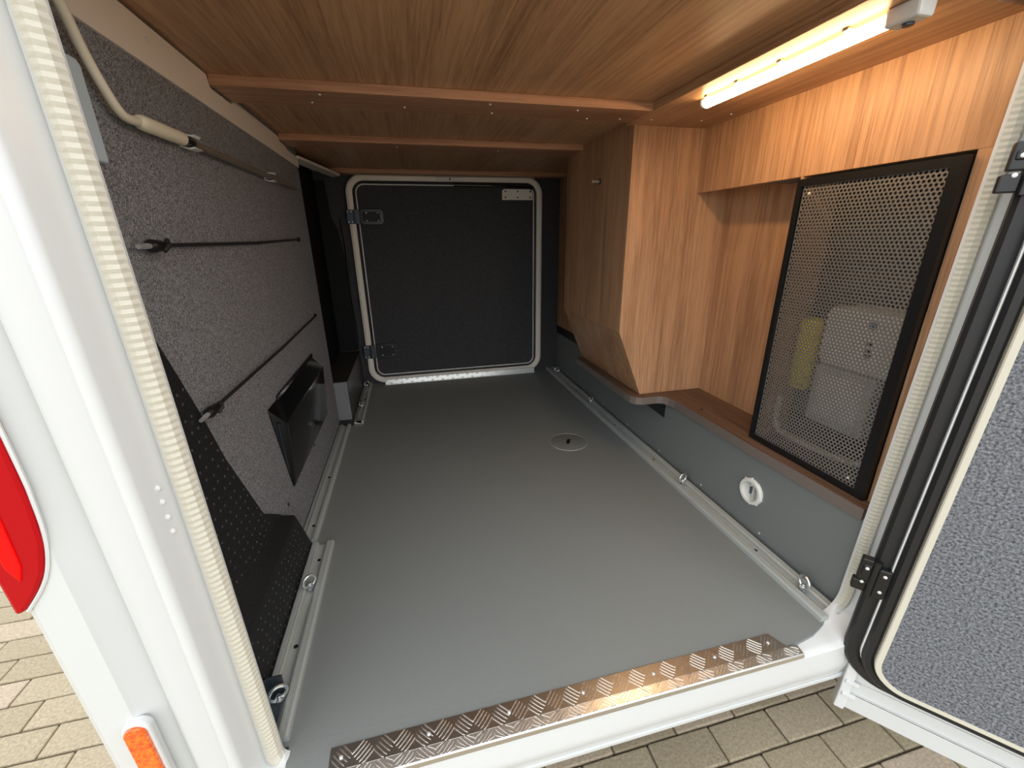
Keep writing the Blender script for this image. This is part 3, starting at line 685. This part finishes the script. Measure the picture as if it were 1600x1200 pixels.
# ---------------------------------------------------------------- near hatch door, swung open to the right
HX, HY = .93, .49
d1 = empty('door_1', (HX, HY, -.2), math.radians(-50)); d1['kind'] = 'structure'
def dl(shape): return [(x, y, z - .2 + .2) for x, y, z in shape[0]], shape[1]
def dring(u0, z0, r_, prof_): return ring_solid((u0, 1.25, z0 + .2, 1.55, r_), prof_, 10)
def shear(shape): return [(x + .022 * (z - .2), y, z) for x, y, z in shape[0]], shape[1]
def dobj(name, shape, material, **k): return obj(name, shear(shape), material, d1, local=True, **k)
# local axes: x along the door from the hinge, y away from the garage face, z up from the lower edge
dobj('skin', join(box(-.008, 1.28, 0.004, .034, .0, 1.60)), 'white_paint', bevel=.003)
dobj('lower_profile', join(prism([(.002, 0), (.002, .046), (-.003, .048), (-.005, .05), (-.005, .005), (.002, -.004), (.02, -.004), (.02, 0)], 'x', .004, 1.28)), 'white_paint', bevel=.001)
dobj('mid_groove', box(.004, 1.28, .0012, .0045, .0845, .086), 'unit_grey')
dobj('lower_groove', box(.004, 1.28, -.001, .0045, .048, .0495), 'unit_grey')
ec = dobj('corner_profile', join(box(-.014, .006, -.006, .036, -.006, .30)), 'white_frame', bevel=.003)
for z in (.045, .085): obj('lug', box(-.012, .014, -.010, -.002, z - .006, z + .006), 'white_frame', d1, local=True, bevel=.002)
dobj('outer_seal', dring(-.037, -.094, .095, [(0, .003), (0, -.010), (-.006, -.016), (-.020, -.016), (-.028, -.010), (-.030, .003)]), 'black_rubber', smooth=True)
dobj('piping', dring(-.0085, -.074, .08, [(0, .002), (0, -.0175), (-.0028, -.0175), (-.0028, .002)]), 'white_piping')
dobj('inner_seal', dring(-.006, -.084, .085, [(0, .0), (0, -.022), (-.006, -.029), (-.016, -.029), (-.021, -.024), (-.0235, .0)]), 'black_rubber', smooth=True)
dobj('edging', dring(.0155, -.062, .065, [(0, .0), (0, -.036), (-.002, -.038), (-.0115, -.038), (-.012, .0)]), 'cream_seal', smooth=True)
dobj('felt_panel', prism(rr(.0265, 1.24, .149, 1.53, .055, 8), 'y', -.0365, 0), 'felt_door')
for z0, z1 in ((.352, .436), (1.135, 1.205)):
    h = dobj('hinge', join(box(-.058, -.038, -.026, -.008, z0 + .03, z1), box(-.062, -.036, -.022, -.006, z0, z0 + .026), box(-.054, -.040, -.029, -.024, z0 + .044, z1 - .012)), 'black_plastic', bevel=.003)
    def hpart(name, shape, material, **k):
        V_, F_ = shear(shape); l_ = h.location; return obj(name, ([(x - l_.x, y - l_.y, z - l_.z) for x, y, z in V_], F_), material, h, local=True, **k)
    hpart('knuckle', tube([(-.033, -.022, z0 - .004), (-.033, -.022, z1)], .0075, 10), 'black_plastic', smooth=True)
    hpart('leaf', box(-.028, -.008, -.030, -.012, z0, z1 - .012), 'black_plastic', bevel=.003)
    for z in (z0 + .018, z1 - .026):
        sx = .022 * (z - .2)
        put('screw', SCREW, h, WM[d1] @ Vector((-.017 + sx, -.030, z)), FACE['-y'])
        put('screw', SCREW, h, WM[d1] @ Vector((-.047 + sx, -.029 if z > z0 + .03 else -.022, z + .006)), FACE['-y'])
